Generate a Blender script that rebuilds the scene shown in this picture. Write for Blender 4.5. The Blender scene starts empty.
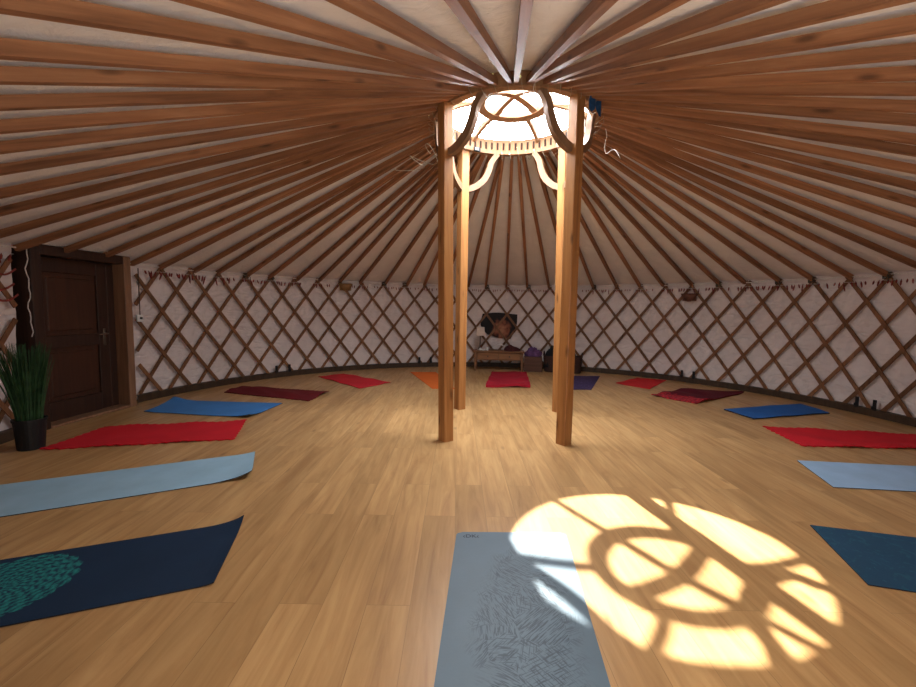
import bpy, math, random
from mathutils import Vector, Matrix
random.seed(7)
SC = bpy.context.scene
COL = SC.collection
PI = math.pi
CX, CY = 0.556, 4.716          # centre of the yurt on the floor
R = 4.835                      # wall radius
N_RAFTER = 66
STEP = 360.0 / N_RAFTER
PHI0 = 0.8
HEAD_Z = 1.77
ROW = 0.295
ZR0, ZR1 = 3.22, 3.39          # crown rim bottom / top

# ------------------------------------------------------------------ helpers
class MB:
    """collects faces and links them as one mesh object"""
    def __init__(s):
        s.v, s.f, s.mi, s.uv = [], [], [], {}
        s.m = 0
    def add(s, vs, fs):
        b = len(s.v); s.v += [tuple(v) for v in vs]
        for f in fs:
            s.f.append(tuple(i + b for i in f)); s.mi.append(s.m)
        return s
    def box(s, c, d, M=None, bev=0.0):
        hx, hy, hz = d[0] / 2, d[1] / 2, d[2] / 2
        b = min(bev, hx * .9, hy * .9, hz * .9)
        if b <= 0:
            vs = [Vector((x * hx, y * hy, z * hz)) for z in (-1, 1) for y in (-1, 1) for x in (-1, 1)]
            fs = [(0, 2, 3, 1), (4, 5, 7, 6), (0, 1, 5, 4), (2, 6, 7, 3), (0, 4, 6, 2), (1, 3, 7, 5)]
        else:
            rings = []
            for z, k in ((-hz, b), (-hz + b, 0), (hz - b, 0), (hz, b)):
                x, y = hx - k, hy - k
                rings.append([Vector(q) for q in ((x - b + (b if k else 0) * 0, -y, z), (x, -y + b, z), (x, y - b, z), (x - b, y, z), (-x + b, y, z), (-x, y - b, z), (-x, -y + b, z), (-x + b, -y, z))])
            vs = [v for r in rings for v in r]; fs = []
            for k in range(3):
                for i in range(8):
                    j = (i + 1) % 8
                    fs.append((k * 8 + i, k * 8 + j, k * 8 + 8 + j, k * 8 + 8 + i))
            fs.append(tuple(range(7, -1, -1))); fs.append(tuple(range(24, 32)))
        c = Vector(c)
        if M is not None: vs = [M @ v for v in vs]
        return s.add([v + c for v in vs], fs)
    def tube(s, pts, r, n=8, cap=True, flat=None):
        """sweep along points; r number or list; flat=(w,h) gives rectangular section"""
        P = [Vector(p) for p in pts]
        rr = r if isinstance(r, (list, tuple)) else [r] * len(P)
        rings = []; up = None
        for i, p in enumerate(P):
            t = (P[min(i + 1, len(P) - 1)] - P[max(i - 1, 0)]).normalized()
            if up is None:
                up = Vector((0, 0, 1)) if abs(t.z) < .9 else Vector((1, 0, 0))
            a = t.cross(up)
            if a.length < 1e-6: a = t.cross(Vector((0, 1, 0)))
            a.normalize(); b = a.cross(t).normalized(); up = b
            rings.append([p + (a * math.cos(2 * PI * k / n) + b * math.sin(2 * PI * k / n)) * rr[i] for k in range(n)])
        vs = [v for q in rings for v in q]; fs = []
        for i in range(len(P) - 1):
            for k in range(n):
                j = (k + 1) % n
                fs.append((i * n + k, i * n + j, (i + 1) * n + j, (i + 1) * n + k))
        if cap:
            fs.append(tuple(range(n - 1, -1, -1))); fs.append(tuple(range((len(P) - 1) * n, len(P) * n)))
        return s.add(vs, fs)
    def beam(s, pts, side, w, h):
        """rectangular section swept along pts; side = constant side direction (or list); w along side, h across"""
        P = [Vector(p) for p in pts]; rings = []
        for i, p in enumerate(P):
            t = (P[min(i + 1, len(P) - 1)] - P[max(i - 1, 0)]).normalized()
            a = Vector(side[i] if isinstance(side, list) else side)
            a = (a - t * a.dot(t)).normalized(); b = t.cross(a).normalized()
            ww = (w[i] if isinstance(w, list) else w) / 2; hh = (h[i] if isinstance(h, list) else h) / 2
            rings.append([p + a * x * ww + b * y * hh for x, y in ((-1, -1), (1, -1), (1, 1), (-1, 1))])
        vs = [v for q in rings for v in q]; fs = []
        for i in range(len(P) - 1):
            for k in range(4):
                j = (k + 1) % 4
                fs.append((i * 4 + k, i * 4 + j, i * 4 + 4 + j, i * 4 + 4 + k))
        fs.append((3, 2, 1, 0)); m = (len(P) - 1) * 4; fs.append((m, m + 1, m + 2, m + 3))
        return s.add(vs, fs)
    def lathe(s, prof, n=32, c=(0, 0, 0), close=False):
        c = Vector(c); vs = []; fs = []
        for r, z in prof:
            for k in range(n):
                a = 2 * PI * k / n
                vs.append(c + Vector((r * math.cos(a), r * math.sin(a), z)))
        m = len(prof)
        for i in range(m if close else m - 1):
            i2 = (i + 1) % m
            for k in range(n):
                j = (k + 1) % n
                fs.append((i * n + k, i * n + j, i2 * n + j, i2 * n + k))
        return s.add(vs, fs)
    def build(s, name, mats, parent=None, smooth=False, loc=None, M=None):
        me = bpy.data.meshes.new(name)
        me.from_pydata(s.v, [], s.f)
        if not isinstance(mats, (list, tuple)): mats = [mats]
        for m in mats: me.materials.append(m)
        for p, i in zip(me.polygons, s.mi):
            p.material_index = i; p.use_smooth = smooth
        if s.uv:
            ul = me.uv_layers.new(name='UVMap')
            for l in me.loops:
                ul.data[l.index].uv = s.uv.get(l.vertex_index, (0, 0))
        me.update()
        o = bpy.data.objects.new(name, me); COL.objects.link(o)
        if parent: o.parent = parent
        if loc is not None: o.location = loc
        return o

def empty(name, loc=(0, 0, 0), rz=0.0):
    o = bpy.data.objects.new(name, None); COL.objects.link(o)
    o.location = loc; o.rotation_euler = (0, 0, rz); o.empty_display_size = .1
    return o
def tag(o, label=None, cat=None, group=None, kind=None):
    if label: o['label'] = label
    if cat: o['category'] = cat
    if group: o['group'] = group
    if kind: o['kind'] = kind
    return o
def pol(deg, r, z=0.0):
    """deg clockwise from +Y (away from the camera), about the yurt centre"""
    a = math.radians(deg)
    return Vector((CX + r * math.sin(a), CY + r * math.cos(a), z))
def lp(deg, r, z=0.0):
    a = math.radians(deg)
    return Vector((r * math.sin(a), r * math.cos(a), z))

# ------------------------------------------------------------------ materials
def mat(name, rough=.6, spec=.4):
    m = bpy.data.materials.new(name); m.use_nodes = True
    nt = m.node_tree; b = nt.nodes['Principled BSDF']
    b.inputs['Roughness'].default_value = rough
    b.inputs['Specular IOR Level'].default_value = spec
    return m, nt, b
def N(nt, t, **kw):
    n = nt.nodes.new(t)
    for k, v in kw.items():
        if k.startswith('_'): setattr(n, k[1:], v)
        else:
            n.inputs[k.replace('__', ' ')].default_value = v
    return n
def ramp(nt, stops, fac):
    r = nt.nodes.new('ShaderNodeValToRGB'); e = r.color_ramp.elements
    e[0].position, e[0].color = stops[0][0], (*stops[0][1], 1)
    e[1].position, e[1].color = stops[-1][0], (*stops[-1][1], 1)
    for p, c in stops[1:-1]:
        x = e.new(p); x.color = (*c, 1)
    nt.links.new(fac, r.inputs[0]); return r.outputs[0]
def coord(nt, which='Object', scale=(1, 1, 1), rot=(0, 0, 0), loc=None):
    t = nt.nodes.new('ShaderNodeTexCoord'); m = nt.nodes.new('ShaderNodeMapping')
    nt.links.new(t.outputs[which], m.inputs[0]); m.inputs['Scale'].default_value = scale
    m.inputs['Rotation'].default_value = rot
    if loc: m.inputs['Location'].default_value = loc
    return m.outputs[0]
def mixc(nt, a, b, fac, mode='MIX'):
    m = nt.nodes.new('ShaderNodeMix'); m.data_type = 'RGBA'; m.blend_type = mode
    for s, v in ((6, a), (7, b)):
        if isinstance(v, tuple): m.inputs[s].default_value = (*v, 1)
        else: nt.links.new(v, m.inputs[s])
    if isinstance(fac, (int, float)): m.inputs[0].default_value = fac
    else: nt.links.new(fac, m.inputs[0])
    return m.outputs[2]
def math_(nt, op, a, b=None, c=None, clamp=False):
    m = nt.nodes.new('ShaderNodeMath'); m.operation = op; m.use_clamp = clamp
    for i, v in enumerate((a, b, c)):
        if v is None: continue
        if isinstance(v, (int, float)): m.inputs[i].default_value = v
        else: nt.links.new(v, m.inputs[i])
    return m.outputs[0]
def bump(nt, b, h, strength=.3, dist=.01):
    n = nt.nodes.new('ShaderNodeBump'); n.inputs['Strength'].default_value = strength
    n.inputs['Distance'].default_value = dist
    nt.links.new(h, n.inputs['Height']); nt.links.new(n.outputs[0], b.inputs['Normal'])

def wood(name, dark, mid, light, axis=0, sc=1.0, rough=.55, knots=True, vary=.25, spec=.3, tilt=0.0):
    m, nt, b = mat(name, rough, spec)
    s = [14, 14, 14]; s[axis] = 0.8
    oi = nt.nodes.new('ShaderNodeObjectInfo')
    t = nt.nodes.new('ShaderNodeTexCoord')
    off = nt.nodes.new('ShaderNodeVectorMath'); off.operation = 'ADD'
    rv = nt.nodes.new('ShaderNodeVectorMath'); rv.operation = 'SCALE'
    cx = nt.nodes.new('ShaderNodeCombineXYZ')
    for i in range(3): nt.links.new(oi.outputs['Random'], cx.inputs[i])
    nt.links.new(cx.outputs[0], rv.inputs[0]); rv.inputs['Scale'].default_value = 37.0
    rt = nt.nodes.new('ShaderNodeMapping'); rt.inputs['Rotation'].default_value = (0, tilt, 0); nt.links.new(t.outputs['Object'], rt.inputs[0])
    nt.links.new(rt.outputs[0], off.inputs[0]); nt.links.new(rv.outputs[0], off.inputs[1])
    mp = nt.nodes.new('ShaderNodeMapping'); mp.inputs['Scale'].default_value = [q * sc for q in s]
    nt.links.new(off.outputs[0], mp.inputs[0])
    n1 = N(nt, 'ShaderNodeTexNoise', Scale=1.6, Detail=6.0, Roughness=.6, Distortion=.6)
    nt.links.new(mp.outputs[0], n1.inputs['Vector'])
    c = ramp(nt, [(.25, dark), (.5, mid), (.78, light)], n1.outputs[0])
    if knots:
        mp2 = nt.nodes.new('ShaderNodeMapping'); s2 = [9, 9, 9]; s2[axis] = 2.6
        mp2.inputs['Scale'].default_value = [q * sc for q in s2]
        nt.links.new(off.outputs[0], mp2.inputs[0])
        v = N(nt, 'ShaderNodeTexVoronoi', Scale=1.0); nt.links.new(mp2.outputs[0], v.inputs['Vector'])
        k = ramp(nt, [(.06, (1, 1, 1)), (.2, (0, 0, 0))], v.outputs['Distance'])
        c = mixc(nt, c, tuple(x * .35 for x in dark), math_(nt, 'MULTIPLY', k, .75))
    hv = nt.nodes.new('ShaderNodeHueSaturation')
    val = math_(nt, 'MULTIPLY_ADD', oi.outputs['Random'], vary * 2, 1 - vary)
    nt.links.new(val, hv.inputs['Value']); nt.links.new(c, hv.inputs['Color'])
    nt.links.new(hv.outputs[0], b.inputs['Base Color'])
    bump(nt, b, n1.outputs[0], .25, .004)
    return m

def plain(name, col, rough=.6, noise=.15, nscale=30, spec=.3, metal=0, bmp=.1):
    m, nt, b = mat(name, rough, spec)
    n = N(nt, 'ShaderNodeTexNoise', Scale=float(nscale), Detail=4.0)
    nt.links.new(coord(nt), n.inputs['Vector'])
    c = ramp(nt, [(.3, tuple(x * (1 - noise) for x in col)), (.7, tuple(min(1, x * (1 + noise)) for x in col))], n.outputs[0])
    nt.links.new(c, b.inputs['Base Color']); b.inputs['Metallic'].default_value = metal
    if bmp: bump(nt, b, n.outputs[0], bmp, .003)
    return m

M = {}
M['rafter'] = wood('rafter_wood', (.15, .062, .028), (.28, .122, .055), (.41, .20, .098), axis=0, vary=.2, tilt=-math.atan2(3.265 - 1.785, 3.94))
M['slat'] = wood('lattice_wood', (.09, .038, .016), (.17, .075, .033), (.25, .12, .055), axis=2, sc=1.2, vary=.22, knots=False)
M['post'] = wood('post_wood', (.22, .088, .028), (.33, .145, .046), (.42, .205, .072), axis=2, vary=.05, rough=.45)
M['crown'] = wood('crown_wood', (.20, .10, .045), (.28, .145, .07), (.34, .185, .095), axis=2, vary=.05, knots=False)
M['brace'] = wood('brace_wood', (.15, .08, .042), (.21, .118, .065), (.26, .15, .085), axis=2, vary=.06, knots=False)
M['table'] = wood('table_wood', (.12, .055, .025), (.18, .085, .038), (.24, .12, .055), axis=0, vary=.05, knots=False)
M['door'] = wood('door_wood', (.022, .009, .006), (.036, .015, .009), (.05, .022, .013), axis=2, vary=.04, knots=False, rough=.5)
M['doorpanel'] = wood('door_panel_wood', (.032, .012, .006), (.05, .018, .009), (.066, .025, .012), axis=2, vary=.04, knots=False, rough=.5)
M['doorframe'] = wood('door_casing_wood', (.14, .07, .04), (.22, .115, .065), (.30, .16, .09), axis=2, vary=.04, knots=False)
M['skirt'] = wood('skirting_wood', (.03, .018, .011), (.05, .03, .018), (.075, .044, .026), axis=2, vary=.04, knots=False)
M['black'] = plain('black_plastic', (.012, .012, .013), .5)
M['metal'] = plain('brushed_metal', (.16, .13, .10), .4, metal=.8)
M['white'] = plain('white_plastic', (.7, .68, .65), .5, .05)
M['cord'] = plain('white_cotton_cord', (.62, .57, .53), .9, .2, 80)
M['knot'] = plain('dark_green_cord', (.05, .055, .045), .9, .4, 80)
M['red_tassel'] = plain('dark_red_tassel', (.20, .035, .028), .9, .5, 25)

# canvas
def canvas(name, col, dark, radial):
    m, nt, b = mat(name, .9, .1)
    n1 = N(nt, 'ShaderNodeTexNoise', Scale=2.2, Detail=5.0, Roughness=.55, Distortion=1.2)
    nt.links.new(coord(nt), n1.inputs['Vector'])
    c = ramp(nt, [(.3, dark), (.7, col)], n1.outputs[0]); nt.links.new(c, b.inputs['Base Color'])
    n2 = N(nt, 'ShaderNodeTexNoise', Scale=5.5, Detail=4.0, Roughness=.5, Distortion=.7)
    nt.links.new(coord(nt, scale=(1, 1, 2.4) if not radial else (1.6, 1.6, 5)), n2.inputs['Vector'])
    if radial: bump(nt, b, n2.outputs[0], .38, .04)
    else:
        n3 = N(nt, 'ShaderNodeTexNoise', Scale=3.6, Detail=2.0, Roughness=.45, Distortion=.5)
        nt.links.new(coord(nt, scale=(.8, .8, 2.6), rot=(.5, .45, 0)), n3.inputs['Vector'])
        rd = math_(nt, 'ABSOLUTE', math_(nt, 'SUBTRACT', n3.outputs[0], .5))
        bump(nt, b, math_(nt, 'ADD', math_(nt, 'POWER', rd, .6), math_(nt, 'MULTIPLY', n2.outputs[0], .35)), .42, .05)
    b.inputs['Sheen Weight'].default_value = .1
    return m
M['liner'] = canvas('wall_liner_canvas', (.70, .62, .60), (.63, .55, .535), False)
M['roofc'] = canvas('roof_canvas', (.80, .765, .745), (.73, .695, .675), True)

# laminate floor
def floor_mat():
    m, nt, b = mat('oak_laminate', .33, .4)
    v = coord(nt, rot=(0, 0, PI / 2))
    br = nt.nodes.new('ShaderNodeTexBrick'); nt.links.new(v, br.inputs['Vector'])
    br.offset = .37; br.offset_frequency = 2
    for k, x in (('Scale', 1.0), ('Brick Width', 1.28), ('Row Height', .19), ('Mortar Size', .0014), ('Mortar Smooth', .1), ('Bias', 0.0)):
        br.inputs[k].default_value = x
    br.inputs['Color1'].default_value = (0, 0, 0, 1); br.inputs['Color2'].default_value = (1, 1, 1, 1)
    br.inputs['Mortar'].default_value = (.5, .5, .5, 1)
    # per-plank offset of the grain
    vm = nt.nodes.new('ShaderNodeVectorMath'); vm.operation = 'ADD'
    sc = nt.nodes.new('ShaderNodeVectorMath'); sc.operation = 'SCALE'; sc.inputs['Scale'].default_value = 23.0
    nt.links.new(br.outputs['Color'], sc.inputs[0])
    t = nt.nodes.new('ShaderNodeTexCoord'); nt.links.new(t.outputs['Object'], vm.inputs[0]); nt.links.new(sc.outputs[0], vm.inputs[1])
    mp = nt.nodes.new('ShaderNodeMapping'); mp.inputs['Scale'].default_value = (11, .9, 1); nt.links.new(vm.outputs[0], mp.inputs[0])
    g = N(nt, 'ShaderNodeTexNoise', Scale=1.5, Detail=7.0, Roughness=.62, Distortion=.9); nt.links.new(mp.outputs[0], g.inputs['Vector'])
    mp2 = nt.nodes.new('ShaderNodeMapping'); mp2.inputs['Scale'].default_value = (3.2, .8, 1); nt.links.new(vm.outputs[0], mp2.inputs[0])
    g2 = N(nt, 'ShaderNodeTexNoise', Scale=1.6, Detail=3.0, Roughness=.5, Distortion=.4); nt.links.new(mp2.outputs[0], g2.inputs['Vector'])
    c = ramp(nt, [(.25, (.33, .175, .072)), (.45, (.44, .258, .108)), (.60, (.505, .31, .136)), (.8, (.56, .362, .168))], g.outputs[0])
    c2 = ramp(nt, [(.3, (.78, .74, .70)), (.7, (1.08, 1.06, 1.04))], g2.outputs[0])
    c = mixc(nt, c, c2, .8, 'MULTIPLY')
    pl = ramp(nt, [(0, (.84, .82, .80)), (1, (1.06, 1.06, 1.06))], br.outputs['Color'])
    c = mixc(nt, c, pl, .8, 'MULTIPLY')
    # knots
    mp3 = nt.nodes.new('ShaderNodeMapping'); mp3.inputs['Scale'].default_value = (4.2, 1.5, 1); nt.links.new(vm.outputs[0], mp3.inputs[0])
    vo = N(nt, 'ShaderNodeTexVoronoi', Scale=1.0); nt.links.new(mp3.outputs[0], vo.inputs['Vector'])
    k = ramp(nt, [(.03, (1, 1, 1)), (.11, (0, 0, 0))], vo.outputs['Distance'])
    c = mixc(nt, c, (.16, .078, .032), math_(nt, 'MULTIPLY', k, .7))
    c = mixc(nt, c, (.2, .11, .05), math_(nt, 'MULTIPLY', br.outputs['Fac'], .6))
    nt.links.new(c, b.inputs['Base Color'])
    rr = ramp(nt, [(.3, (.42,) * 3), (.7, (.3,) * 3)], g.outputs[0]); nt.links.new(rr, b.inputs['Roughness'])
    bump(nt, b, g.outputs[0], .12, .002)
    return m
M['floor'] = floor_mat()

# ------------------------------------------------------------------ the setting
fl = MB()
fl.add([lp(k * 5, R + .25, 0) + Vector((CX, CY, 0)) for k in range(71, -1, -1)], [tuple(range(72))])
o = fl.build('floor', M['floor']); tag(o, 'oak laminate floor of the yurt', 'floor', kind='structure')

DOOR_A0, DOOR_A1 = -97.3, -80.9     # opening of the door in the wall (degrees)
def bulge(a, z):
    w = .5 + .5 * math.cos(math.radians((a - PHI0) / STEP * 360 * 1.0)) * math.cos(z / ROW * PI)
    d = .008 * w
    d += .005 * math.sin(a * 2.1 + z * 7 + 1.5 * math.sin(a * .33 + z * 2)) * (.5 + .5 * math.sin(a * .47 + z * 1.7))
    d += .0045 * math.sin(a * 4.3 - z * 15 + 2 * math.sin(a * .21 + z * 3))
    lo = max(0, .6 - z) / .6
    d += lo * (.011 * math.sin(a * 2.7 + z * 26 + math.sin(a * .9) * 2) + .008 * math.sin(a * 4.1 - z * 31))
    return max(-.006, min(.02, d))
wl = MB()
a0, a1 = DOOR_A1, DOOR_A0 + 360
na, nz = 1100, 26
vs = []; fs = []
for i in range(na + 1):
    a = a0 + (a1 - a0) * i / na
    for j in range(nz + 1):
        z = .02 + (1.93 - .02) * j / nz
        vs.append(pol(a, R + .024 - bulge(a, z), z))
for i in range(na):
    for j in range(nz):
        q = i * (nz + 1) + j
        fs.append((q, q + 1, q + nz + 2, q + nz + 1))
wl.add(vs, fs)
o = wl.build('wall_round', M['liner'], smooth=True); tag(o, 'round white canvas wall liner behind the lattice', 'wall', kind='structure')
# outer felt shell so no light leaks through
sh = MB(); sh.lathe([(R + .16, -.02), (R + .16, 2.02)], 96, (CX, CY, 0)); o = sh.build('wall_outside', M['liner'], smooth=True)
tag(o, 'outer felt cover of the round wall', 'wall', kind='structure')

# roof canvas
RT0 = Vector((R + .03, 0, 1.82)); RT1 = Vector((.85, 0, 3.352))
rc = MB(); na, nr = 660, 40; vs = []; fs = []
for i in range(na):
    a = 360.0 * i / na
    for j in range(nr + 1):
        t = j / nr
        r = RT0.x + .2 * (1 - t) * (1 if j == 0 else 0) + (RT1.x - RT0.x) * t; z = RT0.z + (RT1.z - RT0.z) * t
        if j == 0: z -= .03
        u = (a - PHI0) / STEP
        sag = (.5 - .5 * math.cos(2 * PI * u)) * .012 * min(1, (1 - t) * 3)
        wr = .004 * math.sin(t * 140 + 3 * math.sin(a * .31) + math.sin(a * .9)) + .003 * math.sin(t * 83 + a * .7)
        vs.append(pol(a, r, z + (-sag + wr) * (1 if 0 < j < nr else 0)))
for i in range(na):
    for j in range(nr):
        q = i * (nr + 1) + j; q2 = ((i + 1) % na) * (nr + 1) + j
        fs.append((q, q2, q2 + 1, q + 1))
rc.add(vs, fs)
o = rc.build('ceiling', M['roofc'], smooth=True); tag(o, 'conical canvas roof liner above the rafters', 'ceiling', kind='structure')

# skirting
bs = MB(); vs = []; fs = []; n = 240
for i in range(n + 1):
    a = a0 + (a1 - a0) * i / n
    for r, z in ((R - .06, 0), (R - .06, .085), (R - .052, .095), (R + .01, .095)):
        vs.append(pol(a, r, z))
for i in range(n):
    for k in range(3):
        q = i * 4 + k; fs.append((q, q + 4, q + 5, q + 1))
bs.add(vs, fs)
o = bs.build('baseboard_round', M['skirt']); tag(o, 'dark skirting board running round the wall', 'baseboard', kind='structure')

# ------------------------------------------------------------------ door (structure)
D0, D1 = Vector((-4.195, 4.17, 0)), Vector((-4.115, 5.335, 0))
dd = (D1 - D0); DW = dd.length; dd.normalize(); dn = Vector((-dd.y, dd.x, 0))   # dn points outwards (-x)
if dn.x > 0: dn = -dn
door = empty('door_1', (D0.x, D0.y, 0), math.atan2(dd.y, dd.x))
door.rotation_euler = (0, 0, math.atan2(dd.y, dd.x))
# local frame: x along the door, +y = outwards? check
outy = 1 if (Matrix.Rotation(math.atan2(dd.y, dd.x), 3, 'Z') @ Vector((0, 1, 0))).dot(dn) > 0 else -1
tag(door, 'dark brown panelled wooden door in a deep frame', 'door', kind='structure')
H = 1.86
f = MB()
f.box((.05, outy * .06, H / 2), (.10, .22, H), bev=.006)
f.box((DW / 2, outy * .06, H - .05), (DW - .2, .22, .10), bev=.006)
f.build('door_frame', M['door'], door)
f = MB(); f.box((DW - .05, outy * .06, H / 2), (.10, .22, H), bev=.006)
o = f.build('jamb', M['doorframe'], door); o['label'] = 'lighter brown right door post'
f = MB(); f.box((DW / 2, outy * .05, .015), (DW - .2, .20, .03), bev=.005); f.build('threshold', M['doorframe'], door)
LW = DW - .2
leaf = MB()
x0 = .1
sw = .13
for cx_, w_ in ((x0 + sw / 2, sw), (x0 + LW - sw / 2 - .10, sw), (x0 + LW - .05, .095)):
    leaf.box((cx_, outy * .12, (H - .1) / 2 + .015), (w_, .05, H - .14), bev=.004)
for cz, h_ in ((.13, .2), (.87, .13), (H - .18, .15)):
    leaf.box((x0 + sw + (LW - 2 * sw - .1) / 2, outy * .12, cz), (LW - 2 * sw - .1, .048, h_), bev=.004)
lf = leaf.build('door_leaf', M['door'], door)
for z0, z1 in ((.23, .805), (.935, H - .255)):
    pn = MB(); xc = x0 + sw + (LW - 2 * sw - .1) / 2; w_ = LW - 2 * sw - .1
    pn.box((xc, outy * .13, (z0 + z1) / 2), (w_, .02, z1 - z0), bev=.002)
    pn.box((xc, outy * .122, (z0 + z1) / 2), (w_ - .1, .02, z1 - z0 - .1), bev=.008)
    pn.build('door_panel', M['doorpanel'], lf)
h = MB(); hx = x0 + LW - sw / 2 - .10
h.box((hx, outy * .09, .89), (.035, .012, .2), bev=.004)
h.tube([(hx, outy * .085, .93), (hx, outy * .045, .93), (hx - .02, outy * .04, .93), (hx - .11, outy * .04, .925)], .009, 8)
o = h.build('door_handle', M['metal'], lf, smooth=True); o['label'] = 'metal lever handle'

# ------------------------------------------------------------------ rafters
foot = Vector((R - .03, 0, 1.785)); head = Vector((.863, 0, 3.265))
rb = MB()
pts = []
for i in range(13):
    t = i / 12; p = foot.lerp(head, t)
    p.z += .0 + .012 * math.sin(PI * t)
    pts.append(p)
hs = [.052 + .03 * min(1, i / 2) for i in range(13)]; hs = [.054] * 13
ws = [.046] * 13; ws[-1] = .036; ws[-2] = .042
rb.beam(pts, (0, 1, 0), ws, hs)
r0 = rb.build('rafter', M['rafter'])
r0.location = (CX, CY, 0)
tag(r0, 'brown wooden roof rafter running from the lattice wall up to the crown ring', 'rafter', 'roof rafters fanning out from the crown ring')
for k in range(N_RAFTER):
    o = r0 if k == 0 else r0.copy()
    if k: COL.objects.link(o)
    a = PHI0 + k * STEP + random.uniform(-.42, .42)
    o.rotation_euler = (random.uniform(-.012, .012), random.uniform(-.002, .002), math.radians(90 - a))

# ------------------------------------------------------------------ lattice sections
def slat_mesh(sgn, za, zb, lay):
    """slat through head angle 0, going sgn with falling z; range za..zb"""
    b = MB(); n = 14; P = []; S = []
    for i in range(n + 1):
        z = zb + (za - zb) * i / n
        a = sgn * (HEAD_Z - z) / ROW * STEP / 2
        P.append(lp(a, lay, z)); S.append(lp(a, 1, 0))
    b.beam(P, S, .011, .048)
    return b
def dtheta(z): return (HEAD_Z - z) / ROW * STEP / 2
def in_door(a):
    a = (a + 180) % 360 - 180
    return DOOR_A0 - .6 < a < DOOR_A1 + .6
protos = {}
SECT = [(-82, -47, 'lattice wall section of crossed brown slats just right of the door'),
        (-47, -16, 'lattice wall section of crossed slats between the door side and the left posts'),
        (-16, 28, 'lattice wall section of crossed slats behind the small drawer table'),
        (28, 62, 'lattice wall section of crossed slats carrying the right wall lamp'),
        (62, 110, 'lattice wall section of crossed slats beside the red and blue mats on the right'),
        (110, 185, 'lattice wall section of crossed slats at the right near side, behind the camera'),
        (185, 261, 'lattice wall section of crossed slats left of the door beside the potted grass')]
for s0, s1, lab in SECT:
    e = empty('lattice_wall', (CX, CY, 0)); tag(e, lab, 'lattice', 'crossed slat sections of the round wall')
    for k in range(N_RAFTER):
        a = PHI0 + (k - 18) * STEP
        for sgn in (-1, 1):
            over = -98.2 <= a < -82
            if over and not ((s0 == -82 and sgn > 0) or (s1 == 261 and sgn < 0)): continue
            if not over and not (s0 <= a < s1): continue
            zb, za = 1.815, .012
            zs = [zb + (za - zb) * i / 60 for i in range(61)]
            keep = [z for z in zs if not in_door(a + sgn * dtheta(z))]
            if len(keep) < 6: continue
            z1, z0 = max(keep), min(keep)
            key = (sgn, round(z0, 2), round(z1, 2))
            if key not in protos:
                protos[key] = slat_mesh(sgn, z0, z1, R - (.034 if sgn > 0 else .022)).build('slat', M['slat'], e)
                o = protos[key]
            else:
                o = protos[key].copy(); COL.objects.link(o); o.parent = e
            o.rotation_euler = (0, 0, -math.radians(a))

# ------------------------------------------------------------------ crown ring
cr = empty('crown_ring', (CX, CY, 0)); tag(cr, 'pale wooden crown ring with spoked wheel at the top of the roof', 'crown ring')
b = MB(); b.lathe([(.784, ZR0), (.862, ZR0), (.862, ZR1), (.784, ZR1)], 132, close=True)
b.m = 1
for k in range(N_RAFTER):
    a = PHI0 + (k + .5) * STEP; p = lp(a, .783, ZR0 + .09)
    b.box(p, (.024, .006, .085), Matrix.Rotation(-math.radians(a), 3, 'Z'))
M['slot'] = plain('dark_slot', (.03, .012, .006), .8)
b.build('rim', [M['crown'], M['slot']], cr, smooth=False)
b = MB(); b.lathe([(.31, 3.455), (.40, 3.44), (.405, 3.50), (.31, 3.52)], 64, close=True)
b.build('inner_ring', M['crown'], cr)
for k in range(6):
    am = math.radians(121 + 60 * k); d = Vector((math.cos(am), math.sin(am), 0))
    P = []
    for i in range(9):
        t = i / 8; r = .80 + (.375 - .80) * t
        z = 3.345 + .125 * math.sin(t * PI / 2) ** .9
        P.append(d * r + Vector((0, 0, z)))
    b = MB(); b.beam(P, Vector((-d.y, d.x, 0)), .045, .05); b.build('spoke', M['crown'], cr)
for j, am in enumerate((121, 36)):
    am = math.radians(am); d = Vector((math.cos(am), math.sin(am), 0)); P = []
    for i in range(13):
        t = i / 12; P.append(d * (.33 * (1 - 2 * t)) + Vector((0, 0, 3.48 + .075 * math.sin(PI * t) + j * .004)))
    b = MB(); b.beam(P, Vector((-d.y, d.x, 0)), (.06, .085)[j], .05); b.build('cross_bar', M['crown'], cr)
# clear dome over the opening
m, nt, bb = mat('clear_acrylic', .05)
nt.nodes.remove(bb); tr = nt.nodes.new('ShaderNodeBsdfTransparent'); tr.inputs[0].default_value = (.97, .98, .99, 1)
gl = nt.nodes.new('ShaderNodeBsdfGlossy'); gl.inputs['Roughness'].default_value = .08
mx = nt.nodes.new('ShaderNodeMixShader'); mx.inputs[0].default_value = .04
nt.links.new(tr.outputs[0], mx.inputs[1]); nt.links.new(gl.outputs[0], mx.inputs[2])
nt.links.new(mx.outputs[0], nt.nodes['Material Output'].inputs[0])
M['acrylic'] = m
b = MB(); b.lathe([(.88 * math.cos(t * PI / 20), 3.395 + .34 * math.sin(t * PI / 20)) for t in range(0, 10)] + [(.001, 3.735)], 64, (CX, CY, 0))
o = b.build('window_1', M['acrylic'], smooth=True); tag(o, 'clear dome cover over the crown opening', 'skylight', kind='structure')

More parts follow.
